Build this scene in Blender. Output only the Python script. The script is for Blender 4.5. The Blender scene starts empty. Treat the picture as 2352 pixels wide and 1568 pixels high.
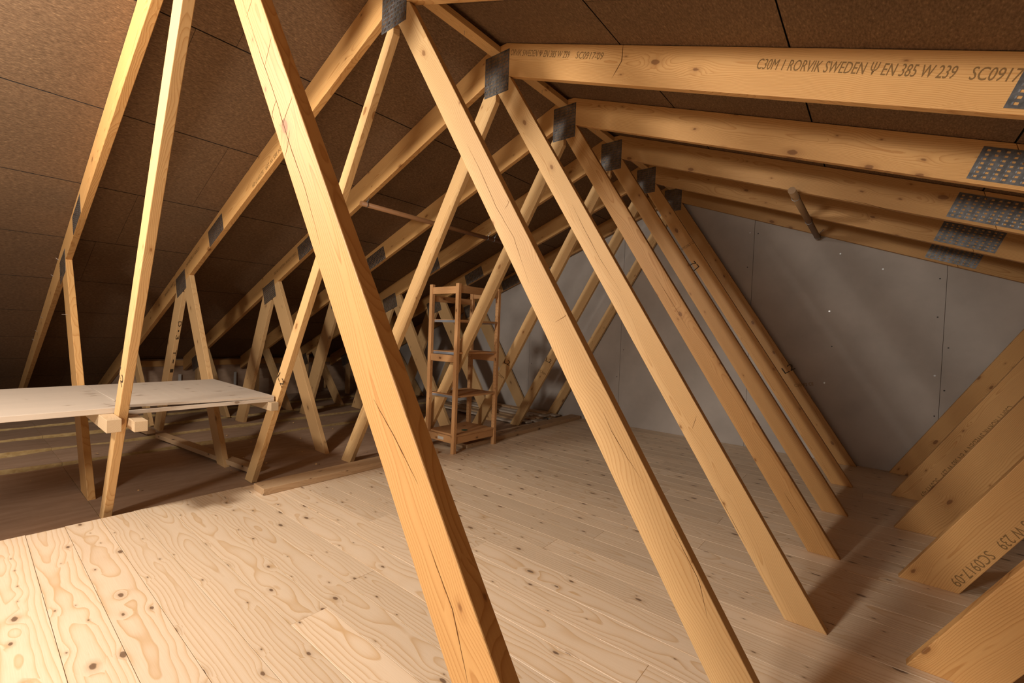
import bpy, bmesh, math, random
from mathutils import Vector, Matrix, noise

random.seed(7)
SC = bpy.context.scene
COL = SC.collection

# ------------------------------------------------------------------ camera
def make_camera():
    cx, cz, yaw, pitch, roll, f = 2.2139, 1.2900, 0.6830, -0.0262, 0.0376, 1031.454
    cy, sy = math.cos(yaw), math.sin(yaw)
    r = Vector((cy, sy, 0)); fw = Vector((-sy, cy, 0)); u = Vector((0, 0, 1))
    f2 = math.cos(pitch)*fw + math.sin(pitch)*u
    u2 = math.cos(pitch)*u - math.sin(pitch)*fw
    r3 = math.cos(roll)*r + math.sin(roll)*u2
    u3 = math.cos(roll)*u2 - math.sin(roll)*r
    cam = bpy.data.cameras.new('camera')
    cam.sensor_width = 36.0
    cam.sensor_fit = 'HORIZONTAL'
    cam.lens = 36.0*f/2352.0
    cam.shift_y = 6.577/2352.0
    cam.clip_start = 0.02
    o = bpy.data.objects.new('camera', cam)
    COL.objects.link(o)
    o.matrix_world = Matrix(((r3.x, u3.x, -f2.x, cx), (r3.y, u3.y, -f2.y, 0.0),
                             (r3.z, u3.z, -f2.z, cz), (0, 0, 0, 1)))
    SC.camera = o
make_camera()

# ------------------------------------------------------------------ light
SC.view_settings.view_transform = 'Standard'
SC.view_settings.look = 'None'
SC.view_settings.gamma = 1.0
SC.view_settings.use_curve_mapping = False
SC.view_settings.exposure = 0.0
W = bpy.data.worlds.new('attic_ambient'); SC.world = W
W.use_nodes = True
W.node_tree.nodes['Background'].inputs[0].default_value = (1.0, 0.90, 0.80, 1)
W.node_tree.nodes['Background'].inputs[1].default_value = 0.32

def lamp(name, loc, watts, radius, color):
    l = bpy.data.lights.new(name, 'POINT')
    l.energy = watts; l.shadow_soft_size = radius; l.color = color
    o = bpy.data.objects.new(name, l); COL.objects.link(o); o.location = loc
    return o
lamp('bare_bulb', (-0.52, -1.15, 2.80), 395, 0.16, (1.0, 0.945, 0.87))
lamp('fill_lamp', (0.72, -2.35, 1.95), 300, 0.22, (1.0, 0.94, 0.86))  # added unseen fill behind the camera, evens out floor and front faces

# ------------------------------------------------------------------ node helpers
def new_mat(name):
    m = bpy.data.materials.new(name); m.use_nodes = True
    nt = m.node_tree
    b = nt.nodes['Principled BSDF']
    return m, nt, b
def N(nt, typ, **kw):
    n = nt.nodes.new(typ)
    for k, v in kw.items():
        if k == 'inp':
            for i, val in v.items(): n.inputs[i].default_value = val
        else: setattr(n, k, v)
    return n
def L(nt, a, b): nt.links.new(a, b)
def math_n(nt, op, a, b=None, clamp=False):
    n = N(nt, 'ShaderNodeMath', operation=op, use_clamp=clamp)
    for i, v in enumerate((a, b)):
        if v is None: continue
        if isinstance(v, (int, float)): n.inputs[i].default_value = v
        else: L(nt, v, n.inputs[i])
    return n.outputs[0]
def ramp(nt, fac, stops):
    n = N(nt, 'ShaderNodeValToRGB')
    e = n.color_ramp.elements
    e[0].position, e[0].color = stops[0][0], (*stops[0][1], 1)
    e[1].position, e[1].color = stops[-1][0], (*stops[-1][1], 1)
    for p, c in stops[1:-1]:
        x = e.new(p); x.color = (*c, 1)
    L(nt, fac, n.inputs[0])
    return n.outputs[0]
def mix(nt, fac, a, b, blend='MIX'):
    n = N(nt, 'ShaderNodeMix', data_type='RGBA', blend_type=blend)
    for sock, v in ((n.inputs[0], fac), (n.inputs[6], a), (n.inputs[7], b)):
        if isinstance(v, (int, float)): sock.default_value = v
        elif isinstance(v, tuple): sock.default_value = (*v, 1)
        else: L(nt, v, sock)
    return n.outputs[2]

def wood_mat(name, early, late, knot, ring=34.0, rough=0.55, island=False, tint=0.22, knots=1.0, kscale=(6.0, 11.0), contrast=1.0, spec=0.35):
    """spruce: growth rings round an off-centre pith along local X, knots, fine fibre"""
    m, nt, b = new_mat(name)
    tc = N(nt, 'ShaderNodeTexCoord')
    if island:
        rnd = N(nt, 'ShaderNodeNewGeometry').outputs['Random Per Island']
    else:
        rnd = N(nt, 'ShaderNodeObjectInfo').outputs['Random']
    wn = N(nt, 'ShaderNodeTexWhiteNoise', noise_dimensions='1D'); L(nt, rnd, wn.inputs['W'])
    src = tc.outputs['Object']
    if island:      # plank-local y so every board gets its own heart
        sp = N(nt, 'ShaderNodeSeparateXYZ'); L(nt, src, sp.inputs[0])
        fr = math_n(nt, 'FRACT', math_n(nt, 'ADD', math_n(nt, 'MULTIPLY', math_n(nt, 'SUBTRACT', sp.outputs[1], 0.0785), 1/0.1645), 40.0))
        ly = math_n(nt, 'MULTIPLY', math_n(nt, 'SUBTRACT', fr, 0.5), 0.1645)
        cb = N(nt, 'ShaderNodeCombineXYZ'); L(nt, sp.outputs[0], cb.inputs[0]); L(nt, ly, cb.inputs[1]); L(nt, sp.outputs[2], cb.inputs[2])
        src = cb.outputs[0]
    off = N(nt, 'ShaderNodeVectorMath', operation='MULTIPLY_ADD')
    L(nt, wn.outputs['Color'], off.inputs[0]); off.inputs[1].default_value = (60, 0.0, 0.0)
    L(nt, src, off.inputs[2])
    P = off.outputs[0]
    sep = N(nt, 'ShaderNodeSeparateXYZ'); L(nt, P, sep.inputs[0])
    wsep = N(nt, 'ShaderNodeSeparateXYZ'); L(nt, wn.outputs['Color'], wsep.inputs[0])
    # low frequency wander of the pith along the length
    wv = N(nt, 'ShaderNodeVectorMath', operation='MULTIPLY'); L(nt, P, wv.inputs[0]); wv.inputs[1].default_value = (1.5, 3.0, 3.0)
    nz = N(nt, 'ShaderNodeTexNoise', inp={'Scale': 1.0, 'Detail': 2.5, 'Roughness': 0.45}); L(nt, wv.outputs[0], nz.inputs['Vector'])
    nsep = N(nt, 'ShaderNodeSeparateColor'); L(nt, nz.outputs['Color'], nsep.inputs[0])
    # knots: cells unrolled over the faces
    kv = N(nt, 'ShaderNodeCombineXYZ')
    L(nt, math_n(nt, 'MULTIPLY', sep.outputs[0], kscale[0]), kv.inputs[0])
    L(nt, math_n(nt, 'MULTIPLY', math_n(nt, 'ADD', sep.outputs[1], sep.outputs[2]), kscale[1]), kv.inputs[1])
    vo = N(nt, 'ShaderNodeTexVoronoi', feature='F1', voronoi_dimensions='2D', inp={'Scale': 1.0, 'Randomness': 0.95}); L(nt, kv.outputs[0], vo.inputs['Vector'])
    vsep = N(nt, 'ShaderNodeSeparateColor'); L(nt, vo.outputs['Color'], vsep.inputs[0])
    jag = N(nt, 'ShaderNodeTexNoise', inp={'Scale': 60.0, 'Detail': 2.0}); L(nt, P, jag.inputs['Vector'])
    kd = math_n(nt, 'ADD', vo.outputs['Distance'], math_n(nt, 'MULTIPLY', math_n(nt, 'SUBTRACT', jag.outputs[0], 0.5), 0.07))
    on = math_n(nt, 'GREATER_THAN', vsep.outputs[0], 1.0-0.40*knots)
    size = math_n(nt, 'ADD', 0.045, math_n(nt, 'MULTIPLY', math_n(nt, 'MULTIPLY', vsep.outputs[1], vsep.outputs[1]), 0.11))
    bulge = math_n(nt, 'MULTIPLY', on, math_n(nt, 'EXPONENT', math_n(nt, 'MULTIPLY', math_n(nt, 'MULTIPLY', kd, kd), -9.0)))
    bulge = math_n(nt, 'MULTIPLY', bulge, math_n(nt, 'MULTIPLY', size, 6.5))
    yy = math_n(nt, 'ADD', sep.outputs[1], math_n(nt, 'ADD', math_n(nt, 'MULTIPLY', math_n(nt, 'SUBTRACT', wsep.outputs[0], 0.5), 0.09), math_n(nt, 'MULTIPLY', math_n(nt, 'SUBTRACT', nsep.outputs[0], 0.5), 0.05)))
    zz = math_n(nt, 'ADD', sep.outputs[2], math_n(nt, 'ADD', math_n(nt, 'MULTIPLY', math_n(nt, 'SUBTRACT', wsep.outputs[1], 0.5), 0.16), math_n(nt, 'MULTIPLY', math_n(nt, 'SUBTRACT', nsep.outputs[1], 0.5), 0.16)))
    r = math_n(nt, 'SQRT', math_n(nt, 'ADD', math_n(nt, 'MULTIPLY', yy, yy), math_n(nt, 'MULTIPLY', zz, zz)))
    r = math_n(nt, 'ADD', r, math_n(nt, 'MULTIPLY', bulge, 0.030))
    ph0 = math_n(nt, 'FRACT', math_n(nt, 'MULTIPLY', r, ring*4.2))
    ph = math_n(nt, 'POWER', ph0, 4.0)
    ph = math_n(nt, 'MULTIPLY', ph, math_n(nt, 'MULTIPLY', math_n(nt, 'SUBTRACT', 1.0, ph0, True), 14.0, True))
    # stretches where the rings show strongly and stretches where they fade
    vis = math_n(nt, 'ADD', 0.45, math_n(nt, 'MULTIPLY', nsep.outputs[2], 1.1))
    ph = math_n(nt, 'MULTIPLY', ph, vis, True)
    # fibre
    fv = N(nt, 'ShaderNodeVectorMath', operation='MULTIPLY'); L(nt, P, fv.inputs[0]); fv.inputs[1].default_value = (9.0, 260.0, 260.0)
    fn = N(nt, 'ShaderNodeTexNoise', inp={'Scale': 1.0, 'Detail': 2.0}); L(nt, fv.outputs[0], fn.inputs['Vector'])
    # broad patches
    bv = N(nt, 'ShaderNodeVectorMath', operation='MULTIPLY'); L(nt, P, bv.inputs[0]); bv.inputs[1].default_value = (1.6, 8.0, 8.0)
    bn = N(nt, 'ShaderNodeTexNoise', inp={'Scale': 1.0, 'Detail': 3.0}); L(nt, bv.outputs[0], bn.inputs['Vector'])
    col = mix(nt, math_n(nt, 'MULTIPLY', ph, 0.75*contrast), early, late)
    col = mix(nt, math_n(nt, 'MULTIPLY', math_n(nt, 'SUBTRACT', fn.outputs[0], 0.35, True), 0.35*contrast), col, late)
    t = math_n(nt, 'ADD', 1.0-tint*0.5-0.06, math_n(nt, 'ADD', math_n(nt, 'MULTIPLY', wsep.outputs[2], tint), math_n(nt, 'MULTIPLY', bn.outputs[0], 0.12)))
    tn = N(nt, 'ShaderNodeCombineColor'); 
    for i in range(3): L(nt, t, tn.inputs[i])
    col = mix(nt, 1.0, col, tn.outputs[0], 'MULTIPLY')
    halo = math_n(nt, 'MULTIPLY', on, math_n(nt, 'SUBTRACT', 1.0, math_n(nt, 'DIVIDE', kd, math_n(nt, 'MULTIPLY', size, 2.6)), True))
    col = mix(nt, math_n(nt, 'MULTIPLY', halo, 0.55), col, tuple(0.55*a+0.45*c for a, c in zip(late, knot)))
    core = math_n(nt, 'MULTIPLY', on, math_n(nt, 'MULTIPLY', math_n(nt, 'SUBTRACT', size, kd, True), 26.0, True))
    col = mix(nt, math_n(nt, 'MULTIPLY', core, 0.85), col, knot)
    L(nt, col, b.inputs['Base Color'])
    b.inputs['Roughness'].default_value = rough
    b.inputs['Specular IOR Level'].default_value = spec
    bp = N(nt, 'ShaderNodeBump', inp={'Strength': 0.10, 'Distance': 0.004})
    L(nt, math_n(nt, 'ADD', math_n(nt, 'MULTIPLY', fn.outputs[0], 0.6), ph), bp.inputs['Height'])
    L(nt, bp.outputs[0], b.inputs['Normal'])
    return m

M = {}
M['timber'] = wood_mat('spruce_timber', (0.62, 0.345, 0.125), (0.43, 0.19, 0.048), (0.22, 0.09, 0.026), knots=0.5, kscale=(4.5, 9.0), contrast=1.3)
M['timber_pale'] = wood_mat('pale_spruce', (0.68, 0.44, 0.20), (0.50, 0.265, 0.09), (0.27, 0.125, 0.04), knots=0.42, kscale=(4.5, 9.0), contrast=1.3)
M['timber_grey'] = wood_mat('dull_spruce', (0.56, 0.345, 0.155), (0.41, 0.22, 0.08), (0.20, 0.10, 0.04), knots=0.5, kscale=(4.5, 9.0))
M['floor'] = wood_mat('floor_spruce', (0.78, 0.615, 0.44), (0.58, 0.355, 0.155), (0.15, 0.085, 0.05), ring=13.0, rough=0.40, island=True, tint=0.17, knots=0.72, kscale=(5.5, 12.0), contrast=1.15)
M['beam'] = wood_mat('sawn_timber', (0.50, 0.33, 0.185), (0.35, 0.20, 0.09), (0.08, 0.04, 0.02))
M['board'] = wood_mat('white_spruce_board', (0.55, 0.465, 0.375), (0.42, 0.33, 0.235), (0.22, 0.15, 0.10), rough=0.6, knots=0.5, ring=20, tint=0.1)
M['pine'] = wood_mat('aged_pine', (0.58, 0.315, 0.135), (0.43, 0.20, 0.07), (0.15, 0.06, 0.02), knots=0.6)
M['pole'] = wood_mat('brown_pole_wood', (0.30, 0.14, 0.055), (0.23, 0.10, 0.04), (0.12, 0.05, 0.02), knots=0.2)
M['pole_grey'] = wood_mat('grey_brown_pole_wood', (0.30, 0.18, 0.085), (0.23, 0.13, 0.06), (0.12, 0.06, 0.02), knots=0.2)
M['old'] = wood_mat('dark_old_timber', (0.30, 0.165, 0.07), (0.22, 0.11, 0.045), (0.1, 0.05, 0.02))
M['crosspiece'] = wood_mat('pale_offcut_wood', (0.52, 0.385, 0.24), (0.40, 0.265, 0.13), (0.2, 0.1, 0.05), knots=0.3)

def simple_mat(name, col, rough=0.6, metal=0.0, spec=0.4):
    m, nt, b = new_mat(name)
    b.inputs['Base Color'].default_value = (*col, 1); b.inputs['Roughness'].default_value = rough
    b.inputs['Metallic'].default_value = metal; b.inputs['Specular IOR Level'].default_value = spec
    return m
def noisy_mat(name, stops, scale, stretch=(1, 1, 1), rough=0.8, detail=4, bump=0.0, spec=0.3, bumpscale=None, metal=0.0):
    m, nt, b = new_mat(name)
    tc = N(nt, 'ShaderNodeTexCoord')
    v = N(nt, 'ShaderNodeVectorMath', operation='MULTIPLY'); L(nt, tc.outputs['Object'], v.inputs[0]); v.inputs[1].default_value = stretch
    n1 = N(nt, 'ShaderNodeTexNoise', inp={'Scale': scale, 'Detail': detail, 'Roughness': 0.65}); L(nt, v.outputs[0], n1.inputs['Vector'])
    c = ramp(nt, n1.outputs[0], stops)
    n2 = N(nt, 'ShaderNodeTexNoise', inp={'Scale': 1.3, 'Detail': 3.0}); L(nt, tc.outputs['Object'], n2.inputs['Vector'])
    c = mix(nt, 0.22, c, n2.outputs[0], 'OVERLAY')
    L(nt, c, b.inputs['Base Color'])
    b.inputs['Roughness'].default_value = rough; b.inputs['Specular IOR Level'].default_value = spec
    b.inputs['Metallic'].default_value = metal
    if bump:
        bp = N(nt, 'ShaderNodeBump', inp={'Strength': bump, 'Distance': 0.004}); L(nt, n1.outputs[0], bp.inputs['Height']); L(nt, bp.outputs[0], b.inputs['Normal'])
    return m
M['fibre'] = noisy_mat('wood_fibre_board', [(0.28, (0.095, 0.055, 0.028)), (0.52, (0.175, 0.105, 0.057)), (0.66, (0.24, 0.148, 0.080)), (0.76, (0.44, 0.29, 0.15))], 130, (1.0, 0.35, 1.0), 0.75, 4, 0.25)
M['wall'] = noisy_mat('grey_plasterboard', [(0.3, (0.44, 0.385, 0.335)), (0.7, (0.50, 0.44, 0.385))], 3.0, rough=0.85)
M['paper'] = noisy_mat('brown_insulation_paper', [(0.3, (0.34, 0.215, 0.135)), (0.7, (0.43, 0.29, 0.195))], 14, (1, 0.25, 1), 0.7, 4, 0.08)
M['wool'] = noisy_mat('yellow_insulation_wool', [(0.3, (0.34, 0.21, 0.075)), (0.7, (0.55, 0.40, 0.19))], 40, (1, 0.4, 1), 0.95, 5, 0.3)
M['steel'] = noisy_mat('galvanised_steel', [(0.35, (0.16, 0.155, 0.15)), (0.65, (0.30, 0.295, 0.29))], 22, rough=0.42, metal=0.85)
M['slot'] = simple_mat('wood_in_plate_slot', (0.40, 0.25, 0.10), 0.6)
M['shelf_metal'] = simple_mat('grey_shelf_metal', (0.42, 0.45, 0.50), 0.35, 0.6)
M['ink'] = simple_mat('faded_black_stamp_ink', (0.23, 0.13, 0.05), 0.8, 0, 0.1)
M['marker'] = simple_mat('black_marker_ink', (0.05, 0.03, 0.015), 0.7, 0, 0.2)
M['screw'] = simple_mat('white_screw_head', (0.62, 0.62, 0.60), 0.35, 0.5)
M['screw_dark'] = simple_mat('dark_screw_head', (0.05, 0.045, 0.04), 0.5, 0.3)
M['nail'] = simple_mat('bright_nail', (0.62, 0.62, 0.62), 0.3, 0.9)
M['sticker'] = simple_mat('pale_paper_sticker', (0.55, 0.50, 0.42), 0.7)
M['green'] = simple_mat('green_tape', (0.01, 0.10, 0.06), 0.5)
M['crack'] = simple_mat('dark_drying_crack', (0.13, 0.055, 0.018), 0.9, 0, 0.1)
M['dark'] = simple_mat('dark_gap', (0.02, 0.014, 0.01), 0.9)
M['white'] = simple_mat('white_plastic', (0.6, 0.58, 0.54), 0.5)

# ------------------------------------------------------------------ mesh helpers
def link(name, me, mat=None, parent=None, loc=(0, 0, 0), rot=None):
    o = bpy.data.objects.new(name, me); COL.objects.link(o)
    if mat is not None:
        for mm in (mat if isinstance(mat, (list, tuple)) else [mat]): me.materials.append(mm)
    if parent is not None: o.parent = parent
    o.location = loc
    if rot is not None: o.rotation_euler = rot
    return o
def tag(o, label, cat, group=None, kind=None):
    if label: o['label'] = label
    if cat: o['category'] = cat
    if group: o['group'] = group
    if kind: o['kind'] = kind
    return o
def empty(name, loc, label, cat, group=None):
    o = bpy.data.objects.new(name, None); COL.objects.link(o); o.location = loc
    o.empty_display_size = 0.1
    return tag(o, label, cat, group)
def structure(o): o['kind'] = 'structure'; return o
def fin(bm, name, smooth=False):
    bmesh.ops.recalc_face_normals(bm, faces=bm.faces[:])
    me = bpy.data.meshes.new(name); bm.to_mesh(me); bm.free()
    return me
def add_box(bm, x0, x1, y0, y1, z0, z1, mi=0):
    v = [bm.verts.new(p) for p in ((x0, y0, z0), (x1, y0, z0), (x1, y1, z0), (x0, y1, z0), (x0, y0, z1), (x1, y0, z1), (x1, y1, z1), (x0, y1, z1))]
    fs = []
    for q in ((0, 3, 2, 1), (4, 5, 6, 7), (0, 1, 5, 4), (1, 2, 6, 5), (2, 3, 7, 6), (3, 0, 4, 7)):
        f = bm.faces.new([v[i] for i in q]); f.material_index = mi; fs.append(f)
    return v, fs
def bevel_all(bm, off, seg=2):
    bmesh.ops.recalc_face_normals(bm, faces=bm.faces[:])
    es = [e for e in bm.edges if len(e.link_faces) == 2 and e.calc_face_angle(0) > 0.5]
    bmesh.ops.bevel(bm, geom=es, offset=off, segments=seg, profile=0.5, affect='EDGES', clamp_overlap=True)
def box_obj(name, x0, x1, y0, y1, z0, z1, mat, parent=None, bev=0.002, rotz=0.0, along='X'):
    """box whose local X runs along its length"""
    c = Vector(((x0+x1)/2, (y0+y1)/2, (z0+z1)/2)); s = Vector((x1-x0, y1-y0, z1-z0))
    rot = (0, 0, rotz)
    if along == 'Y': s = Vector((s.y, s.x, s.z)); rot = (0, 0, rotz+math.pi/2)
    if along == 'Z': s = Vector((s.z, s.y, s.x)); rot = (0, math.pi/2, rotz)
    bm = bmesh.new(); h = s/2
    add_box(bm, -h.x, h.x, -h.y, h.y, -h.z, h.z)
    if bev: bevel_all(bm, bev)
    return link(name, fin(bm, name), mat, parent, c, rot)
def prism(name, pts, y0, th, mat, parent, ang, bev=0.003):
    """timber whose outline pts (x,z) lies in the truss plane; local X along the member at angle ang"""
    cx = sum(p[0] for p in pts)/len(pts); cz = sum(p[1] for p in pts)/len(pts)
    ca, sa = math.cos(ang), math.sin(ang)
    loc = [((x-cx)*ca+(z-cz)*sa, -(x-cx)*sa+(z-cz)*ca) for x, z in pts]
    bm = bmesh.new()
    a = [bm.verts.new((u, -th/2, w)) for u, w in loc]; b = [bm.verts.new((u, th/2, w)) for u, w in loc]
    n = len(pts)
    bm.faces.new(a); bm.faces.new(b[::-1])
    for i in range(n): bm.faces.new((a[i], a[(i+1) % n], b[(i+1) % n], b[i]))
    if bev: bevel_all(bm, bev)
    return link(name, fin(bm, name), mat, parent, (cx, y0+th/2, cz), (0, -ang, 0))
def cyl_between(bm, p, q, r, seg=16, mi=0):
    p, q = Vector(p), Vector(q); d = q-p; ln = d.length
    mat = Matrix.Translation((p+q)/2) @ d.to_track_quat('Z', 'Y').to_matrix().to_4x4()
    g = bmesh.ops.create_cone(bm, cap_ends=True, segments=seg, radius1=r, radius2=r, depth=ln, matrix=mat)
    for v in g['verts']:
        for f in v.link_faces: f.material_index = mi
def plate(name, center, w, h, ang, y, nx, ny, parent, hole=(0.55, 0.5), stagger=False, th=0.0014):
    """punched nail plate: a steel grid with rectangular slots, lying on the face at y"""
    bm = bmesh.new()
    mx, mz = 0.006, 0.006
    cw, ch = (w-2*mx)/nx, (h-2*mz)/ny
    def quad(x0, x1, z0, z1, yy, mi):
        f = bm.faces.new([bm.verts.new((x0, yy, z0)), bm.verts.new((x1, yy, z0)), bm.verts.new((x1, yy, z1)), bm.verts.new((x0, yy, z1))]); f.material_index = mi
    yf = -th
    x_l, z_b = -w/2, -h/2
    # border
    quad(-w/2, w/2, -h/2, -h/2+mz, yf, 0); quad(-w/2, w/2, h/2-mz, h/2, yf, 0)
    quad(-w/2, -w/2+mx, -h/2+mz, h/2-mz, yf, 0); quad(w/2-mx, w/2, -h/2+mz, h/2-mz, yf, 0)
    for i in range(nx):
        for j in range(ny):
            x0 = -w/2+mx+i*cw; z0 = -h/2+mz+j*ch
            hw, hh = cw*hole[0], ch*hole[1]
            dx = (cw-hw)/2*(0.35 if (stagger and j % 2) else 1.0); dz = (ch-hh)/2*(0.5 if (stagger and i % 2) else 1.0)
            a, b_, c, d = x0+dx, x0+dx+hw, z0+dz, z0+dz+hh
            quad(x0, x0+cw, z0, c, yf, 0); quad(x0, x0+cw, d, z0+ch, yf, 0)
            quad(x0, a, c, d, yf, 0); quad(b_, x0+cw, c, d, yf, 0)
            # punched tooth lip: a small bent tongue along one side of the slot
            v = [bm.verts.new(p) for p in ((a, yf, c), (a, yf, d), (a+hw*0.28, yf-0.0016, d), (a+hw*0.28, yf-0.0016, c))]
            bm.faces.new(v)
    for s in ((-w/2, -h/2, w/2, -h/2), (w/2, -h/2, w/2, h/2), (w/2, h/2, -w/2, h/2), (-w/2, h/2, -w/2, -h/2)):
        bm.faces.new([bm.verts.new((s[0], yf, s[1])), bm.verts.new((s[2], yf, s[3])), bm.verts.new((s[2], 0, s[3])), bm.verts.new((s[0], 0, s[1]))])
    me = bpy.data.meshes.new(name); bmesh.ops.remove_doubles(bm, verts=bm.verts[:], dist=1e-5)
    bm.to_mesh(me); bm.free()
    return link(name, me, M['steel'], parent, (center[0], y, center[1]), (0, -ang, 0))
def cracks(o, lines, width=0.0032, lo=None, hi=None):
    """dark drying checks on the near face of a member, given as polylines (x,z) in the truss plane"""
    me = o.data; cx, cy, cz = o.location; ang = -o.rotation_euler.y
    ca, sa = math.cos(ang), math.sin(ang)
    bm = bmesh.new(); bm.from_mesh(me)
    for ln in lines:
        pts = []
        for (x0, z0), (x1, z1) in zip(ln[:-1], ln[1:]):
            for i in range(6): pts.append((x0+(x1-x0)*i/6, z0+(z1-z0)*i/6))
        pts.append(ln[-1])
        if lo: pts = [(min(max(x, lo[0]+lo[1]*z+0.012), hi[0]+hi[1]*z-0.012), z) for x, z in pts]
        q = [Vector(((x-cx)*ca+(z-cz)*sa, -(x-cx)*sa+(z-cz)*ca)) for x, z in pts]
        n = len(q); prev = None
        for i in range(n):
            d = (q[min(i+1, n-1)]-q[max(i-1, 0)]).normalized(); nn = Vector((-d.y, d.x))
            w = width*math.sin(math.pi*(0.04+0.92*i/(n-1)))*(0.75+0.5*noise.noise(Vector((i*0.7, cx*9, 2.0))))
            jt = nn*0.0016*noise.noise(Vector((i*1.3, cz*7, 5.0)))
            a, b = q[i]+jt-nn*w/2, q[i]+jt+nn*w/2
            cur = (bm.verts.new((a.x, -TH/2-0.0003, a.y)), bm.verts.new((b.x, -TH/2-0.0003, b.y)))
            if prev: bm.faces.new((prev[0], cur[0], cur[1], prev[1])).material_index = 1
            prev = cur
    bm.to_mesh(me); bm.free(); me.materials.append(M['crack'])
CR = {1: [[(0.508, 2.372), (0.67, 2.127), (0.771, 1.982), (0.88, 1.807), (0.978, 1.666), (1.069, 1.503)], [(0.746, 2.165), (0.722, 2.125), (0.697, 2.085)],
          [(0.895, 1.940), (0.860, 1.905), (0.830, 1.870)], [(0.788, 1.960), (0.770, 1.940), (0.745, 1.900)], [(0.88, 1.845), (0.868, 1.80), (0.853, 1.775)], [(0.592, 2.345), (0.575, 2.326), (0.545, 2.300)], [(1.33, 1.128), (1.41, 1.057), (1.495, 0.973)], [(1.535, 0.859), (1.609, 0.758), (1.656, 0.64)]],
      2: [[(0.624, 2.197), (0.712, 2.064), (0.831, 1.862), (0.941, 1.712), (1.036, 1.506)], [(1.414, 1.002), (1.453, 0.933), (1.519, 0.848), (1.589, 0.768)], [(0.884, 1.845), (0.92, 1.888)], [(1.179, 1.339), (1.23, 1.366), (1.261, 1.371)], [(1.718, 0.665), (1.782, 0.523), (1.823, 0.379)]],
      3: [[(0.68, 2.113), (0.77, 1.955), (0.89, 1.76), (1.04, 1.549)], [(1.478, 0.819), (1.497, 0.891)], [(1.6, 0.537), (1.733, 0.289)]],
      4: [[(0.86, 1.794), (1.01, 1.569), (1.15, 1.354)], [(1.791, 0.335), (1.879, 0.206)]]}
DG = None
def text_obj(name, body, p0, p1, height, y, parent, mat, face='front', fit=True, shear=0.0):
    """lettering as thin mesh on the truss face, reading from p0 to p1 (x,z); y is the face"""
    cu = bpy.data.curves.new(name, 'FONT'); cu.body = body; cu.size = 1.0; cu.resolution_u = 3
    cu.shear = shear
    to = bpy.data.objects.new('tmp', cu); COL.objects.link(to)
    bpy.context.view_layer.update()
    me = bpy.data.meshes.new_from_object(to.evaluated_get(bpy.context.evaluated_depsgraph_get()))
    bpy.data.objects.remove(to); bpy.data.curves.remove(cu)
    xs = [v.co.x for v in me.vertices]; 
    if not xs: return None
    w = max(xs)-min(xs); x0 = min(xs)
    ln = math.hypot(p1[0]-p0[0], p1[1]-p0[1]); ang = math.atan2(p1[1]-p0[1], p1[0]-p0[0])
    sx = ln/w if fit else height/0.73; sz = height/0.73
    for v in me.vertices: v.co = Vector(((v.co.x-x0)*sx, 0, v.co.y*sz))
    me.name = name
    for p in me.polygons: pass
    return link(name, me, mat, parent, (p0[0], y, p0[1]), (0, -ang, 0))

# ------------------------------------------------------------------ truss geometry (metres)
YK = {1: 0.594, 2: 1.548, 3: 2.432, 4: 3.331, 5: 4.222, 6: 5.117, 7: 6.018}
ZO, ZI, SL = 3.366, 3.137, 0.383
TH = 0.045
SANG = math.atan(SL)
WALL_Y = 6.10
EAVE_X = -7.15
FLOOR_L = -1.60
def zo(x): return ZO-SL*abs(x)
def zi(x): return ZI-SL*abs(x)

# ------------------------------------------------------------------ shell
def build_floor():
    bm = bmesh.new()
    y = 0.0785; yy = [y]
    while yy[-1] > -2.3: yy.append(yy[-1]-0.1645)
    yy = yy[::-1]
    while yy[-1] < WALL_Y: yy.append(yy[-1]+0.1645)
    rng = random.Random(3)
    g = 0.0009
    joints = {0.0785+0.1645*13: 1.014}
    for i in range(len(yy)-1):
        y0, y1 = yy[i], min(yy[i+1], WALL_Y-0.003)
        x = FLOOR_L+rng.uniform(-0.012, 0.012)
        cuts = [x]; c = x+rng.uniform(0.9, 3.6)
        while c < 5.6: cuts.append(c); c += rng.uniform(2.6, 4.2)
        cuts.append(6.2)
        for a, b in zip(cuts[:-1], cuts[1:]):
            dz = rng.uniform(-0.0006, 0.0003)
            n0 = len(bm.verts)
            v, fs = add_box(bm, a+g*0.5, b-g*0.5, y0+g, y1-g, -0.028, dz)
    bmesh.ops.recalc_face_normals(bm, faces=bm.faces[:])
    top = [e for e in bm.edges if all(v.co.z > -0.01 for v in e.verts)]
    bmesh.ops.bevel(bm, geom=top, offset=0.0009, segments=1, affect='EDGES')
    o = link('floor', fin(bm, 'floor'), M['floor']); structure(o)
build_floor()

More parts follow.
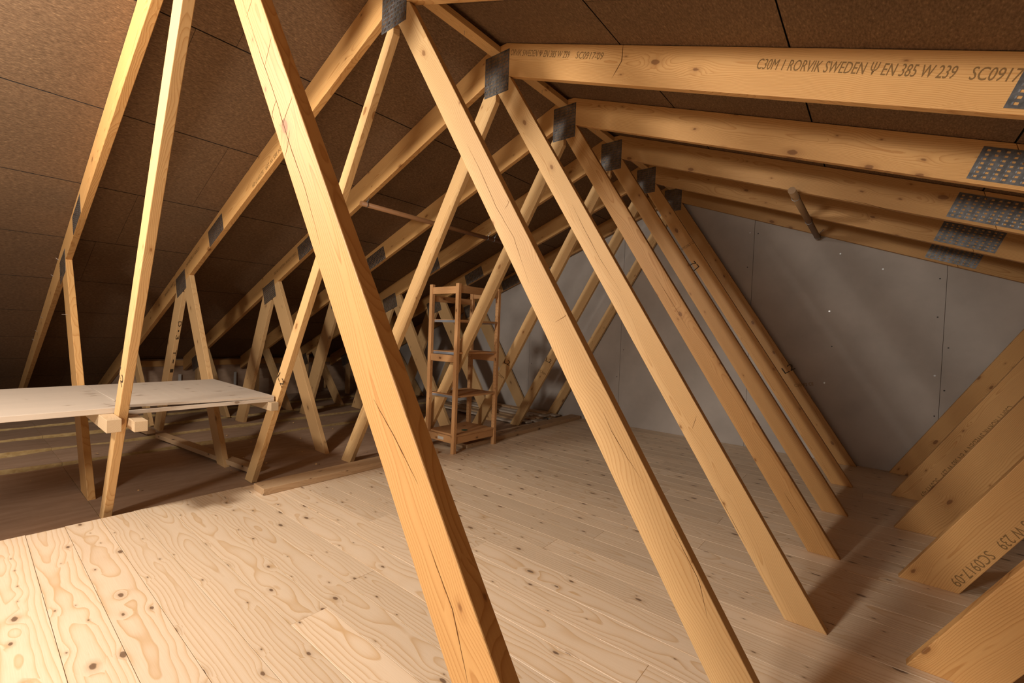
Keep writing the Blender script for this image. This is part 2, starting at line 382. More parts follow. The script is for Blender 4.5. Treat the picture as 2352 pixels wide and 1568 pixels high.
def build_roof():
    # fibre boards laid across the rafters; board edges run along the ridge every 0.866 m
    for side in (-1, 1):
        bm = bmesh.new()
        xs = [0.0, 0.965]+[0.965+0.868*i for i in range(1, 11)]
        lim = 8.93 if side < 0 else 6.3
        xs = [x for x in xs if x < lim]+[lim]
        rng = random.Random(5+side)
        for i in range(len(xs)-1):
            a, b = xs[i], xs[i+1]
            ys = [-2.6]; y = -2.6+rng.uniform(0.8, 2.4)
            while y < WALL_Y-0.5: ys.append(y); y += 2.5
            ys.append(WALL_Y+0.1)
            for y0, y1 in zip(ys[:-1], ys[1:]):
                g = 0.004
                n = 10
                rows = []
                x0, x1 = a+(g if i else 0), b-g
                t = 0.003
                for j in range(n+1):
                    yy = y0+0.001+(y1-y0-0.002)*j/n
                    w0 = 0.0022*noise.noise(Vector((x0*3, yy*2.2, side)))
                    w1 = 0.0022*noise.noise(Vector((x1*3, yy*2.2, side+5)))
                    r = []
                    for x, w in ((x0, w0), (x1, w1)):
                        r.append((bm.verts.new((side*(x+w), yy, zo(x)+t)), bm.verts.new((side*(x+w), yy, zo(x)+t+0.022))))
                    rows.append(r)
                for j in range(n):
                    (a0, a1), (b0, b1) = rows[j]; (c0, c1), (d0, d1) = rows[j+1]
                    for qi, q in enumerate(((a0, b0, d0, c0), (a1, c1, d1, b1), (a0, c0, c1, a1), (b0, b1, d1, d0))): bm.faces.new(q).material_index = 1 if qi else 0
                for r in (rows[0], rows[-1]):
                    (a0, a1), (b0, b1) = r; bm.faces.new((a0, a1, b1, b0)).material_index = 1
        # dark underlay above the gaps
        lim2 = lim+0.2
        v = [bm.verts.new(p) for p in ((0, -2.6, ZO+0.03), (side*lim2, -2.6, zo(lim2)+0.03), (side*lim2, WALL_Y+0.1, zo(lim2)+0.03), (0, WALL_Y+0.1, ZO+0.03))]
        f = bm.faces.new(v); f.material_index = 1
        o = link('ceiling', fin(bm, 'ceiling'), [M['fibre'], M['dark']]); structure(o)
build_roof()

def build_end_wall():
    bm = bmesh.new()
    seams = [-7.6, -5.6, -3.95, -2.36, -0.70, 0.99, 2.71, 4.4, 6.4]
    for a, b in zip(seams[:-1], seams[1:]):
        g = 0.0018
        def prof(x): return zo(x)-0.002
        xs = [a+g]+([0.0] if a < 0 < b else [])+[b-g]
        bot = [bm.verts.new((x, WALL_Y, -0.26)) for x in xs]; top = [bm.verts.new((x, WALL_Y, prof(x))) for x in xs]
        bot2 = [bm.verts.new((x, WALL_Y+0.013, -0.26)) for x in xs]; top2 = [bm.verts.new((x, WALL_Y+0.013, prof(x))) for x in xs]
        for i in range(len(xs)-1):
            bm.faces.new((bot[i], bot[i+1], top[i+1], top[i]))
            bm.faces.new((top[i], top[i+1], top2[i+1], top2[i]))
        bm.faces.new((bot[0], top[0], top2[0], bot2[0])); bm.faces.new((bot[-1], bot2[-1], top2[-1], top[-1]))
    v = [bm.verts.new(p) for p in ((-7.8, WALL_Y+0.02, -0.3), (6.5, WALL_Y+0.02, -0.3), (6.5, WALL_Y+0.02, 3.5), (-7.8, WALL_Y+0.02, 3.5))]
    f = bm.faces.new(v); f.material_index = 1
    o = link('wall_back', fin(bm, 'wall_back'), [M['wall'], M['old']]); structure(o)
    # screws along the joints
    sc = [(0.94, 2.62, 0), (1.03, 2.60, 1), (0.93, 2.2, 1), (1.04, 1.62, 1), (2.66, 1.98, 1), (2.66, 1.60, 1), (2.75, 1.30, 1), (2.665, 1.02, 0),
          (2.74, 0.88, 1), (2.68, 0.62, 1), (2.76, 0.44, 1), (2.68, 0.13, 0), (1.85, 2.29, 0), (2.22, 2.10, 0), (1.78, 1.66, 0), (1.82, 1.27, 1), (1.77, 0.86, 0),
          (-0.74, 1.6, 1), (-0.65, 1.1, 1), (-0.74, 0.7, 1), (-2.31, 0.78, 1), (-2.40, 0.5, 0), (3.36, 1.86, 0)]
    for x, z, dk in sc:
        bm = bmesh.new(); cyl_between(bm, (0, 0.004, 0), (0, -0.0015, 0), 0.0085 if not dk else 0.007, 10)
        link('screw', fin(bm, 'screw'), M['screw_dark'] if dk else M['screw'], o, (x, WALL_Y, z))
build_end_wall()

def build_eave_wall():
    bm = bmesh.new()
    add_box(bm, EAVE_X-0.03, EAVE_X, 1.600, WALL_Y-0.003, -0.34, 0.62)
    xa, xb = -8.86, EAVE_X-0.031
    q = [(xa, -0.34), (xb, -0.34), (xb, zo(xb)-0.001), (xa, zo(xa)-0.001)]
    fa = [bm.verts.new((x, 1.600, z)) for x, z in q]; fb = [bm.verts.new((x, 1.630, z)) for x, z in q]
    bm.faces.new(fa); bm.faces.new(fb[::-1])
    for i in range(4): bm.faces.new((fa[i], fa[(i+1) % 4], fb[(i+1) % 4], fb[i]))
    add_box(bm, -8.89, -8.861, -2.4, 1.630, -0.34, -0.04)
    structure(link('wall_left', fin(bm, 'wall_left'), M['paper']))
    o = box_obj('trim_1', EAVE_X+0.001, EAVE_X+0.05, 1.602, WALL_Y-0.01, 0.50, 0.60, M['timber'], along='Y'); structure(o)
    # sub floor below the insulation and beneath the boards
    bm = bmesh.new(); add_box(bm, -8.89, 6.2, -2.4, WALL_Y-0.003, -0.36, -0.341)
    o = link('floor', fin(bm, 'floor'), M['old']); structure(o)
    bm = bmesh.new(); add_box(bm, 6.2, 6.24, -2.4, WALL_Y, -0.36, zo(6.2)-0.004)
    structure(link('wall_right', fin(bm, 'wall_right'), M['old']))
build_eave_wall()

# insulation surface height at x (rows slope gently away from the floor)
ROWS = [(-3.535, -1.612, -0.084, -0.052), (-4.30, -3.545, -0.098, -0.056), (-5.06, -4.31, -0.110, -0.070), (-5.92, -5.07, -0.125, -0.082), (-7.10, -5.93, -0.14, -0.098)]
def ins_z(x):
    for a, b, za, zb in ROWS:
        if a <= x <= b: return za+(zb-za)*(x-a)/(b-a)
    return -0.05 if x < -1.6 else 0.0

# ------------------------------------------------------------------ trusses
STAMP = 'C30M 1 RORVIK SWEDEN Ψ EN 385 W 239   SC0917-09'
LABELS = {
 1: 'nearest roof truss, its tall cracked right web crossing the whole picture from top to bottom',
 2: 'second roof truss from the camera, hand marked D-3 and T-1 on a left web',
 3: 'third roof truss from the camera, with the boldest grade stamp along its right rafter',
 4: 'fourth roof truss from the camera, right knee brace stamped SC0917-09 near the floor',
 5: 'fifth roof truss from the camera, carrying the near end of the short right pole',
 6: 'sixth roof truss from the camera, second from the grey end wall',
 7: 'farthest roof truss, standing tight against the grey end wall'}
def line_x(z, a, s): return a+s*z
def build_truss(k):
    y = YK[k]
    t = empty('roof_truss', (0, y, 0), LABELS[k], 'roof truss', 'roof trusses across the attic')
    W_ = M['timber']
    # ---- rafters (top chords), spliced at |x|=2.74
    for s in (-1, 1):
        xe = (8.6 if k < 3 else 7.08) if s < 0 else 6.15
        sk = 0.035
        up = [(0.0015*s, ZI), (s*(2.74+sk), zi(2.74+sk)), (s*(2.74-sk), zo(2.74-sk)), (s*0.085, zo(0.085)), (0.0015*s, zo(0.085))]
        uc = prism('top_chord', up, 0, TH, W_, t, -s*SANG if s > 0 else SANG)
        if k == 3 and s > 0: cracks(uc, [[(0.986, 3.000), (0.98, 2.897), (0.92, 2.816)]], 0.008)
        if k == 5 and s > 0: cracks(uc, [[(1.93, 2.405), (2.103, 2.338), (2.278, 2.250)]], 0.004)
        g = 0.002
        lo = [(s*(2.74+sk+g), zi(2.74+sk+g)), (s*xe, zi(xe)), (s*xe, zo(xe)), (s*(2.74-sk+g), zo(2.74-sk+g))]
        prism('top_chord', lo, 0, TH, W_, t, -s*SANG if s > 0 else SANG)
    # ---- long webs
    rl, rr = (1.935, -0.640), (2.100, -0.640)
    ll, lr = (-1.900, 0.590), (-1.742, 0.590)
    if k == 1:
        rl, rr = (2.020, -0.662), (2.180, -0.660); ll, lr = (-1.770, 0.544), (-1.660, 0.566)
    if k == 2:
        rl, rr = (1.951, -0.637), (2.118, -0.642); ll, lr = (-1.920, 0.620), (-1.780, 0.600)
    def meet(a, s):     # with the underside of the rafter
        sg = -1 if a < 0 else 1
        # z = ZI - SL*sg*(a+s z)
        z = (ZI-SL*sg*a)/(1+SL*sg*s); return (a+s*z, z)
    e = 0.0015
    zc = min(-rl[0]/rl[1], ZI-0.01)
    mR = meet(*rr)
    pr = [(rl[0], 0.0), (rr[0], 0.0), (mR[0], mR[1]-e), (e, ZI-e), (e, zc)]
    ang = math.atan2(1, -0.64)
    mats = {1: M['timber'], 2: M['timber_pale'], 3: M['timber_pale'], 4: M['timber'], 5: M['timber'], 6: M['timber'], 7: M['timber']}
    rw = prism('long_web', pr, 0, TH, mats[k], t, ang)
    if k in CR: cracks(rw, CR[k], 0.0034 if k == 1 else 0.0026, rl, rr)
    zcl = min(-lr[0]/lr[1], ZI-0.01)
    mL = meet(*ll)
    xf = line_x(-0.05, *ll); zf = ins_z(xf)
    top = [(mL[0], mL[1]-e), (-e, ZI-e)] if mL[0] < -0.03 else [(-0.03, (-0.03-ll[0])/ll[1]), (-e, (-0.03-ll[0])/ll[1]+0.01)]
    pl = [(line_x(zf, *lr), zf), (line_x(zf, *ll), zf)]+top+[(-e, zcl)]
    prism('long_web', pl, 0, TH, M['timber_pale'], t, math.atan2(1, 0.62))
    # ---- knee webs, right
    a, b, s = 2.362, 2.607, 0.577
    zi_ = (ZI-SL*a)/(1+SL*s); zo_ = (ZI-SL*b)/(1+SL*s)
    prism('knee_web', [(a, 0), (b, 0), (b+s*zo_, zo_-e), (a+s*zi_, zi_-e)], 0, TH, W_, t, math.atan2(1, s))
    # ---- knee webs, left and the webs behind them
    ia, isl, oa, osl = {1: (2.27, 0.675, 2.57, 0.67), 2: (2.46, 0.607, 2.66, 0.65)}.get(k, (2.28, 0.655, 2.50, 0.69))
    bo, bi, bs = {1: (4.76, 4.50, 0.5), 2: (4.80, 4.56, 0.5)}.get(k, (4.67, 4.40, 0.48))
    zin = (ZI-SL*ia)/(1+SL*isl)
    # knee outer edge x=-(oa+osl z) meets back inner edge x=-(bi-bs z)
    zm = (bi-oa)/(osl+bs); xm = oa+osl*zm
    xs_ = xm; zch = zi(xs_)-e
    if zm > zch: zm = zch-0.02; xm = oa+osl*zm
    zf = ins_z(-(ia+oa)/2)
    prism('knee_web', [(-(ia+isl*zf), zf), (-(oa+osl*zf), zf), (-xm+e, zm), (-xs_+e, zch), (-(ia+isl*zin), zin-e)], 0, TH, M['timber_grey'] if k != 1 else W_, t, math.atan2(1, -osl))
    zbo = (ZI-SL*bo)/(1-SL*bs)
    zf = ins_z(-(bo+bi)/2)
    if k > 1: prism('back_web', [(-(bi-bs*zf), zf), (-(bo-bs*zf), zf), (-(bo-bs*zbo), zbo-e), (-xs_-e, zch), (-xm-e, zm)], 0, TH, M['timber_grey'], t, math.atan2(1, bs))
    # third web: from the back web's foot up and outwards to the lowest node
    ca, cs = 5.10, 0.98
    zf = ins_z(-5.2)
    zt1 = (ZI-SL*ca)/(1+SL*cs); zt2 = (ZI-SL*(ca+0.25))/(1+SL*cs)
    if k > 1: prism('eave_web', [(-(ca+cs*zf), zf), (-(ca+0.25+cs*zf), zf), (-(ca+0.25+cs*zt2), zt2-e), (-(ca+cs*zt1), zt1-e)], 0, TH, M['timber_grey'], t, math.atan2(1, -cs))
    zf = ins_z(-6.4)
    if k > 1: prism('eave_post', [(-6.32, zf), (-6.44, zf), (-6.44, zi(6.44)-e), (-6.32, zi(6.32)-e)], 0, TH, M['timber_grey'], t, math.pi/2)
    # bottom chord below the boards
    prism('bottom_chord', [(-7.1, -0.335), (6.15, -0.335), (6.15, -0.16), (-7.1, -0.16)], 0, TH, M['old'], t, 0.0)
    # ---- nail plates on the near face
    plate('nail_plate', (0, (3.286+2.996)/2), 0.228, 0.290, 0, -0.0002, 16, 11, t, (0.34, 0.62), True)
    plate('nail_plate', (2.742, 2.196), 0.385, 0.165, -SANG, -0.0002, 10, 7, t, (0.52, 0.46))
    plate('nail_plate', (-2.775 if k > 1 else -2.9, 2.163 if k > 1 else 2.115), 0.385, 0.165, SANG, -0.0002, 12, 8, t, (0.42, 0.42), True)
    nc = {1: (-3.66, 1.74), 2: (-3.83, 1.694)}.get(k, (-3.703, 1.679))
    plate('nail_plate', nc, 0.335, 0.220, math.atan(0.34), -0.0002, 16, 9, t, (0.34, 0.6), True)
    if k > 1: plate('nail_plate', (-6.45, 0.60), 0.30, 0.22, SANG, -0.0002, 14, 8, t, (0.34, 0.6), True)
    f = -0.0012
    def stamp2(p0, p1, h, a='C30M 1 RORVIK SWEDEN Ψ EN 385 W 239', b='SC0917-09', u=0.755, v=0.80):
        q = lambda w: (p0[0]+(p1[0]-p0[0])*w, p0[1]+(p1[1]-p0[1])*w)
        text_obj('grade_stamp', a, p0, q(u), h, f, t, M['ink']); text_obj('grade_stamp', b, q(v), p1, h, f, t, M['ink'])
    # ---- writing
    if k == 3:
        stamp2((1.693, 2.612), (2.62, 2.250), 0.050)
        stamp2((0.120, 3.235), (0.850, 2.950), 0.042, 'ORVIK SWEDEN Ψ EN 385 W 239', 'SC0917-09', 0.67, 0.74)
        text_obj('grade_stamp', 'C30M 1 RORVIK SWEDEN Ψ EN 385', (-3.02, 2.125), (-3.58, 1.915), 0.035, f, t, M['ink'])
    if k == 2:
        stamp2((-1.40, 2.655), (-1.93, 2.452), 0.035, 'EN 385 W 239', 'SC0917-09', 0.52, 0.60)
        text_obj('grade_stamp', 'C30M 1 RORVIK', (-3.25, 2.055), (-3.66, 1.90), 0.035, f, t, M['ink'])
        text_obj('grade_stamp', 'C30M 1 RORVIK', (-4.08, 1.735), (-4.46, 1.59), 0.035, f, t, M['ink'])
    if k == 4:
        stamp2((3.20, 1.085), (2.565, 0.060), 0.050)
    if k == 6:
        stamp2((3.02, 0.875), (2.545, 0.055), 0.045)
    if k in (5, 6):
        for px, pz in ((-1.305, 0.875),):
            text_obj('member_mark', 'L2', (px-0.035, pz+0.040), (px+0.055, pz+0.010), 0.06, f, t, M['marker'])
            text_obj('grade_stamp', '1/C30M', (px-0.155, pz-0.10), (px-0.035, pz-0.165), 0.035, f, t, M['ink'])
    if k == 7:
        text_obj('member_mark', 'L2', (1.40, 0.93), (1.50, 1.00), 0.08, f, t, M['marker'])
        text_obj('grade_stamp', 'C30M/2 CE', (1.50, 0.79), (1.68, 0.83), 0.035, f, t, M['ink'])
    if k == 6:
        text_obj('member_mark', 'L2', (0.66, 2.09), (0.60, 2.16), 0.08, f, t, M['marker'])
        text_obj('grade_stamp', 'NYC30LT CE', (0.46, 2.28), (0.60, 2.36), 0.03, f, t, M['ink'])
    if k in (1, 2):
        px, pz = (-1.27, 0.915) if k == 1 else (-1.375, 0.83)
        text_obj('member_mark', 'L2', (px+0.005, pz+0.05), (px+0.085, pz-0.03), 0.065, f, t, M['marker'])
    if k == 2:
        # D-3 and T-1 on the side of the back web that faces the room
        # local frame of that side face: direction down the web
        def side_text(body, zc, ln, h=0.030):
            cu = bpy.data.curves.new('member_mark', 'FONT'); cu.body = body; cu.size = 1.0
            to = bpy.data.objects.new('tmp', cu); COL.objects.link(to); bpy.context.view_layer.update()
            me = bpy.data.meshes.new_from_object(to.evaluated_get(bpy.context.evaluated_depsgraph_get()))
            bpy.data.objects.remove(to); bpy.data.curves.remove(cu)
            xs = [v.co.x for v in me.vertices]; ys = [v.co.y for v in me.vertices]; w = max(xs)-min(xs); hh = max(max(ys)-min(ys), 0.3)
            yc = (max(ys)+min(ys))/2
            for v in me.vertices:
                z = zc+ln/2-ln*(v.co.x-min(xs))/w
                v.co = Vector((-(bi-bs*z)+0.0012, 0.0225+(v.co.y-yc)*h/hh, z))
            link('member_mark', me, M['marker'], t)
        for ch, zc, ln in (('D', 1.245, 0.060), ('-', 1.165, 0.022), ('3', 1.090, 0.050), ('T', 0.905, 0.065), ('-', 0.805, 0.045), ('1', 0.690, 0.040)): side_text(ch, zc, ln)
    # ---- stray nails
    def nail(x, z, yy=-0.02, dx=0.0, dz=0.0, r=0.0022):
        bm = bmesh.new(); cyl_between(bm, (x, yy, z), (x+dx, 0.004, z+dz), r, 8)
        link('nail', fin(bm, 'nail'), M['nail'], t)
    if k == 1:
        for x, z in ((-3.92, 1.84), (-4.28, 1.70), (-5.2, 1.27), (-5.75, 1.10), (-6.1, 0.98)): nail(x, z, -0.022, 0.0, -0.02)
        nail(-3.34, 1.30, -0.035)
    return t
TR = {k: build_truss(k) for k in YK}

# ------------------------------------------------------------------ ridge battens
BL = ['first', 'second', 'third', 'fourth', 'fifth', 'sixth']
for i, (a, b) in enumerate(zip((1, 2, 3, 4, 5, 6), (2, 3, 4, 5, 6, 7))):
    nm = ['short ridge batten at the very top between the first and second trusses', 'pale ridge batten with a nail, between the second and third trusses',
          'pale ridge batten between the third and fourth trusses', 'short ridge batten between the fourth and fifth trusses',
          'ridge batten between the fifth and sixth trusses, mostly hidden', 'last ridge batten between the sixth truss and the truss at the wall'][i]
    o = box_obj('ridge_batten', -0.055, 0.028, YK[a]+TH+0.002, YK[b]-0.002, 3.285, 3.328, M['timber_pale'], along='Y')
    tag(o, nm, 'batten', 'ridge battens')
    bm = bmesh.new(); cyl_between(bm, (0.10, 0.0, -0.05), (0.10, 0.0, -0.01), 0.002, 6)
    link('nail', fin(bm, 'nail'), M['nail'], o)

# ------------------------------------------------------------------ insulation
def build_batt(a, b, za, zb, y0, y1, seed):
    bm = bmesh.new(); nx, ny = 10, 14
    g = {}
    for i in range(nx+1):
        for j in range(ny+1):
            x = a+(b-a)*i/nx; y = y0+(y1-y0)*j/ny
            z = za+(zb-za)*i/nx+0.016*noise.noise(Vector((x*1.3, y*1.5, seed)))+0.004*noise.noise(Vector((x*6, y*4, seed+3)))
            ex = 0.005*noise.noise(Vector((seed, y*3.1, 1.7))) if i in (0, nx) else 0
            g[i, j] = bm.verts.new((x+ex, y, z))
    for i in range(nx):
        for j in range(ny): bm.faces.new((g[i, j], g[i+1, j], g[i+1, j+1], g[i, j+1])).material_index = 0
    zb_ = -0.158
    lo = {}
    ring = [(i, 0) for i in range(nx+1)]+[(nx, j) for j in range(1, ny+1)]+[(i, ny) for i in range(nx-1, -1, -1)]+[(0, j) for j in range(ny-1, 0, -1)]
    for q in ring: v = g[q]; lo[q] = bm.verts.new((v.co.x, v.co.y, zb_))
    for i in range(len(ring)):
        q, r = ring[i], ring[(i+1) % len(ring)]
        bm.faces.new((g[q], g[r], lo[r], lo[q])).material_index = 1
    bm.faces.new([lo[q] for q in ring]).material_index = 1
    for e in bm.edges:
        if len({f.material_index for f in e.link_faces}) > 1: e.smooth = False
    me = fin(bm, 'insulation_batt')
    cx, cy = (a+b)/2, (y0+y1)/2
    for v in me.vertices: v.co.x -= cx; v.co.y -= cy
    for p in me.polygons: p.use_smooth = (p.material_index == 0)
    return link('insulation_batt', me, [M['paper'], M['wool']], None, (cx, cy, 0))
ROWN = ['beside the floor edge', 'second row from the floor', 'third row from the floor', 'fourth row from the floor', 'against the eave wall']
BAYN = ['before the nearest truss', 'behind the nearest truss', 'behind the second truss', 'behind the third truss', 'behind the fourth truss', 'behind the fifth truss', 'behind the sixth truss']
bays = [(-1.2, YK[1]-0.001)]+[(YK[k]+TH+0.001, YK[k+1]-0.001) for k in range(1, 7)]
for ri, (a, b, za, zb) in enumerate(ROWS):
    for bi_, (y0, y1) in enumerate(bays):
        # the paper runs on over the bottom chord up to the truss face
        yy0 = y0-(TH if bi_ else 0)
        o = build_batt(a+0.006, b-(0.006 if ri else 0), za, zb, yy0, y1, ri*10)
        tag(o, 'paper-faced insulation batt, %s, %s' % (ROWN[ri], BAYN[bi_]), 'insulation', 'insulation batts over the eaves')

# ------------------------------------------------------------------ timbers lying about
def beam(name, p0, p1, width, h, label, cat, mat, z0=0.0, group=None, z1=None):
    """straight timber from p0 to p1 (centre line)"""
    d = Vector((p1[0]-p0[0], p1[1]-p0[1], (z1-z0) if z1 is not None else 0)); ln = d.length
    bm = bmesh.new(); add_box(bm, -ln/2, ln/2, -width/2, width/2, -h/2, h/2); bevel_all(bm, 0.004)
    za = z0+h/2; zb_ = (z1 if z1 is not None else z0)+h/2
    o = link(name, fin(bm, name), mat, None, ((p0[0]+p1[0])/2, (p0[1]+p1[1])/2, (za+zb_)/2))
    o.rotation_euler = d.to_track_quat('X', 'Z').to_euler()
    return tag(o, label, cat, group)
beam('floor_beam', (-1.385, 1.435), (-1.375, 3.15), 0.185, 0.052, 'rough timber beam lying along the floor edge behind the nearest right web', 'beam', M['beam'])
beam('floor_beam', (-1.30, 3.50), (-1.37, 6.04), 0.17, 0.050, 'timber beam lying along the floor edge, running under the shelving unit to the wall', 'beam', M['beam'])
beam('batten', (-4.02, 1.43), (-2.05, 1.665), 0.095, 0.045, 'short square batten lying slantwise across the insulation beside the second truss', 'batten', M['beam'], -0.040, None, -0.040)
beam('batten', (-4.75, 1.36), (-4.28, 1.40), 0.09, 0.04, 'offcut of batten lying behind the left back web of the second truss', 'batten', M['beam'], -0.043)

# ------------------------------------------------------------------ board shelf across the left webs
def build_attic_shelf():
    t = empty('board_shelf', (-2.0, 0.45, 0.63), 'wide whitish board shelf laid across the left webs of the two nearest trusses', 'shelf')
    def part(name, x0, x1, y0, y1, z0, z1, mat, along='X', bev=0.002):
        o = box_obj(name, x0, x1, y0, y1, z0, z1, mat, None, bev, 0, along)
        o.parent = t; o.location = o.location-Vector((-2.0, 0.45, 0.63)); return o
    part('board', -2.70, -1.388, -0.75, 0.640, 0.706, 0.740, M['board'], 'Y')
    bm = bmesh.new()
    # second board, bowed up a little towards the camera end
    n = 12; x0, x1 = -2.70, -1.388
    prev = None
    for i in range(n+1):
        tt = i/n; y = 0.642+(1.535-0.642)*tt; z = 0.716+0.020*(1-tt)**1.5
        ring = [bm.verts.new(p) for p in ((x0, y, 0.716), (x1, y, z), (x1, y, z+0.016), (x0, y, 0.738))]
        if prev:
            for j in range(4): bm.faces.new((prev[j], prev[(j+1) % 4], ring[(j+1) % 4], ring[j]))
        else: bm.faces.new(ring)
        prev = ring
    bm.faces.new(prev[::-1])
    me = fin(bm, 'board')
    c = Vector((-2.044, 1.09, 0.72))
    rotm = Matrix.Rotation(-math.pi/2, 4, 'Z')
    for v in me.vertices: v.co = rotm @ (v.co-c)
    o = link('board', me, M['board'], t, c-Vector((-2.0, 0.45, 0.63)), (0, 0, math.pi/2))
    o = part('edge_lath', -1.430, -1.384, 0.645, 1.535, 0.689, 0.715, M['board'], 'Y')
    part('crosspiece', -2.65, -1.16, 0.525, 0.592, 0.630, 0.705, M['crosspiece'])
    part('crosspiece', -2.65, -1.12, 0.641, 0.705, 0.626, 0.688, M['crosspiece'])
    part('crosspiece', -2.75, -1.33, 1.490, 1.545, 0.625, 0.688, M['crosspiece'])
build_attic_shelf()

# ------------------------------------------------------------------ pine shelving unit
def build_shelving():
    X0, X1, Y0, Y1, H = -1.605, -1.150, 3.235, 3.905, 1.78
    t = empty('shelving_unit', (X0/2+X1/2, Y0/2+Y1/2, 0), 'tall narrow open pine shelving unit standing by the floor edge near the end wall', 'shelving unit')
    org = Vector(t.location)
    pw, pd = 0.046, 0.040
    def part(name, *a, mat=M['pine'], along='X', bev=0.002, par=None):
        o = box_obj(name, *a, mat, None, bev, 0, along); o.parent = t; o.location = o.location-org; return o
    posts = [(X0, Y0, 0.075), (X1-pw, Y0, 0), (X0, Y1-pd, 0.0), (X1-pw, Y1-pd, 0)]
    for x, y, z0 in posts:
        p = part('post', x, x+pw, y, y+pd, z0 if z0 else 0.0, H, along='Z', bev=0.003)
        # peg holes on the inner face
        bm = bmesh.new()
        inner = 1 if y < (Y0+Y1)/2 else -1
        for i in range(44):
            for dx in (-0.012, 0.012):
                z = 0.12+i*0.0375
                zl = z-(H+(z0 if z0 else 0))/2
                cyl_between(bm, (-zl, inner*(pd/2-0.002), dx), (-zl, inner*(pd/2+0.0006), dx), 0.0030, 6)
        h = link('peg_holes', fin(bm, 'peg_holes'), M['dark'], p)
    # side frames run along X: rungs at top, middle, bottom
    for y in (Y0+0.008, Y1-0.008-0.022):
        for z in (0.105, 0.955, 1.675):
            part('rung', X0+pw, X1-pw, y, y+0.022, z, z+0.075)
    # loose front rail at the top and the shelves
    part('top_rail', X1-0.028, X1-0.006, Y0+pd, Y1-pd, 1.685, 1.762, along='Y')
    part('top_rail', X0+0.006, X0+0.028, Y0+pd, Y1-pd, 1.600, 1.665, along='Y')
    for z in (0.175, 0.585, 1.045, 1.385):
        s = part('shelf', X0+0.004, X1-0.004, Y0+pd+0.002, Y1-pd-0.002, z, z+0.020, along='Y')
        if z > 0.2:
            for yy in (Y0+pd+0.001, Y1-pd-0.004):
                part('shelf_bracket', X0+pw+0.002, X1-pw-0.002, yy, yy+0.003, z-0.012, z+0.014, mat=M['shelf_metal'])
    part('plinth_board', X1-0.03, X1-0.010, Y0+pd, Y1-pd, 0.098, 0.173, along='Y')
    part('sticker', X0+0.20, X0+0.29, Y0+0.0065, Y0+0.008, 0.125, 0.155, mat=M['sticker'], bev=0)
    bm = bmesh.new(); cyl_between(bm, (0, 0, 0), (0, 0, 0.002), 0.035, 18)
    link('green_tape', fin(bm, 'green_tape'), M['green'], t, Vector((-1.28, 3.52, 0.1955))-org)
build_shelving()

# ------------------------------------------------------------------ hanging poles under the rafters
def pole(label, x, y0, y1, z, r, mat, ties):
    t = empty('hanging_pole', (x, (y0+y1)/2, z), label, 'pole', 'poles hung under the rafters')
    bm = bmesh.new(); ln = y1-y0
    cyl_between(bm, (-ln/2, 0, 0), (ln/2, 0, 0), r, 20)
    me = fin(bm, 'rod')
    for p in me.polygons: p.use_smooth = len(p.vertices) == 4
    link('rod', me, mat, t, (0, 0, 0), (0, 0, math.pi/2))
    for yy in ties:
        bm = bmesh.new(); n = 20
        for i in range(n):
            a0, a1 = 2*math.pi*i/n, 2*math.pi*(i+1)/n
            cyl_between(bm, ((r+0.002)*math.cos(a0), 0, (r+0.002)*math.sin(a0)), ((r+0.002)*math.cos(a1), 0, (r+0.002)*math.sin(a1)), 0.0025, 5)
        cyl_between(bm, (r*0.7, 0, r*0.7), (r*1.2+0.02, 0.005, r+0.05), 0.002, 5)
        cyl_between(bm, (-r*0.7, 0, r*0.7), (r+0.035, -0.004, r+0.035), 0.002, 5)
        link('wire_tie', fin(bm, 'wire_tie'), M['steel'], t, (0, yy-(y0+y1)/2, 0))
pole('short grey-brown round pole tied under the right rafters near the end wall', 1.64, 4.085, 6.06, 2.478, 0.0275, M['pole_grey'], (4.30, 5.20, 5.98))
pole('long brown round pole tied under the left rafters behind the front webs', -1.655, 2.40, 4.75, 2.465, 0.0235, M['pole'], (2.46, 4.18, 4.30))

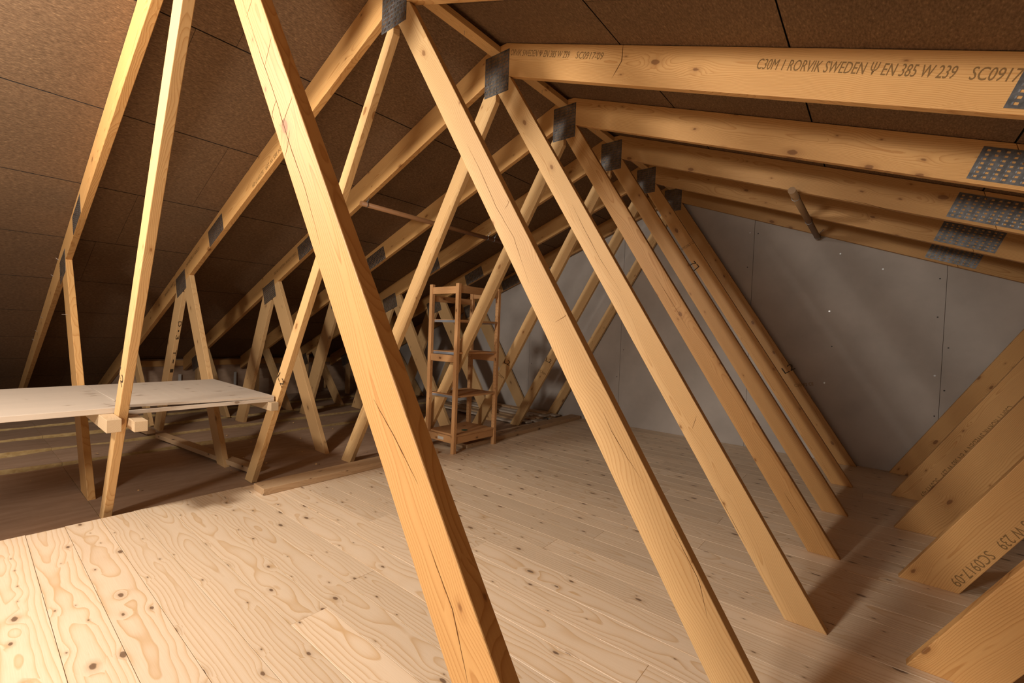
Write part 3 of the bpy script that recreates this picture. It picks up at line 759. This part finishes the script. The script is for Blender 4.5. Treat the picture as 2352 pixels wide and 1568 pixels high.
# ------------------------------------------------------------------ loose planks in the far corner
PL = [(-3.9, 5.35, -1.85, 5.20, 0.0), (-3.7, 5.50, -1.75, 5.36, 0.0), (-3.6, 5.64, -1.65, 5.53, 0.0), (-3.8, 5.80, -1.72, 5.70, 0.0), (-3.5, 5.94, -1.60, 5.88, 0.0),
      (-3.8, 5.42, -1.95, 5.30, 1.0), (-3.6, 5.58, -1.80, 5.50, 1.0), (-3.7, 5.74, -1.75, 5.66, 1.0), (-3.5, 5.90, -1.66, 5.84, 1.0),
      (-3.7, 5.62, -1.90, 5.58, 2.0), (-3.6, 5.78, -1.70, 5.75, 2.0), (-3.5, 5.93, -1.62, 5.91, 2.0), (-3.4, 5.86, -1.76, 5.85, 3.0)]
PN = ['bottom', 'second', 'third', 'topmost']
cnt = {}
for x0, y0, x1, y1, lv in PL:
    lv = int(lv); cnt[lv] = cnt.get(lv, 0)+1
    pos = ['nearest to the camera', 'second from the front', 'third from the front', 'fourth from the front', 'closest to the wall'][cnt[lv]-1]
    lab = 'loose plank in the far corner pile, %s layer, %s' % (PN[lv], pos)
    beam('loose_plank', (x0, y0), (x1, y1), 0.125, 0.024, lab, 'plank', M['board'] if lv % 2 == 0 else M['beam'], -0.045+lv*0.0255, 'planks piled in the far corner')

# ------------------------------------------------------------------ small white battens at the eave
for i, (yy, lab) in enumerate(((2.39, 'white plastic bracket at the low eave wall behind the board shelf'), (3.25, 'pale vertical strip at the eave wall left of the second truss web'),
                               (4.15, 'white vertical strip at the eave wall behind the second truss'), (5.02, 'dim vertical strip at the eave wall, farthest along'))):
    o = box_obj('eave_strip', EAVE_X+0.055, EAVE_X+0.075, yy-0.02, yy+0.02, -0.066, 0.36, M['white'] if i != 3 else M['timber_grey'], along='Z')
    tag(o, lab, 'strip', 'strips along the eave wall')

# wood shavings scattered on the paper and the floor
def shavings():
    bm = bmesh.new(); rng = random.Random(11)
    for i in range(90):
        if i < 55: x, y = rng.uniform(-4.2, -1.7), rng.uniform(0.1, 4.5); z = ins_z(x)+0.012
        else: x, y = rng.uniform(-1.0, 1.8), rng.uniform(2.2, 5.6); z = 0.0015
        s = rng.uniform(0.008, 0.035) if i < 55 else rng.uniform(0.003, 0.007)
        a = rng.uniform(0, 6.28); d = Vector((math.cos(a), math.sin(a), 0)); n = Vector((-d.y, d.x, 0))
        c = Vector((x, y, z)); w = s*0.22
        ps = [c-d*s/2-n*w, c-d*s/2+n*w, c+n*w+Vector((0, 0, s*0.15)), c-n*w+Vector((0, 0, s*0.15)), c+d*s/2+n*w, c+d*s/2-n*w]
        v = [bm.verts.new(p) for p in ps]
        bm.faces.new((v[0], v[1], v[2], v[3])); bm.faces.new((v[3], v[2], v[4], v[5]))
        v = [bm.verts.new(p+Vector((0, 0, 0.0012))) for p in ps]
        bm.faces.new((v[0], v[1], v[2], v[3])); bm.faces.new((v[3], v[2], v[4], v[5]))
    o = link('wood_shavings', fin(bm, 'wood_shavings'), M['timber_pale'])
    tag(o, 'small pale wood shavings scattered over the insulation paper and floorboards', 'shavings', None, 'stuff')
shavings()
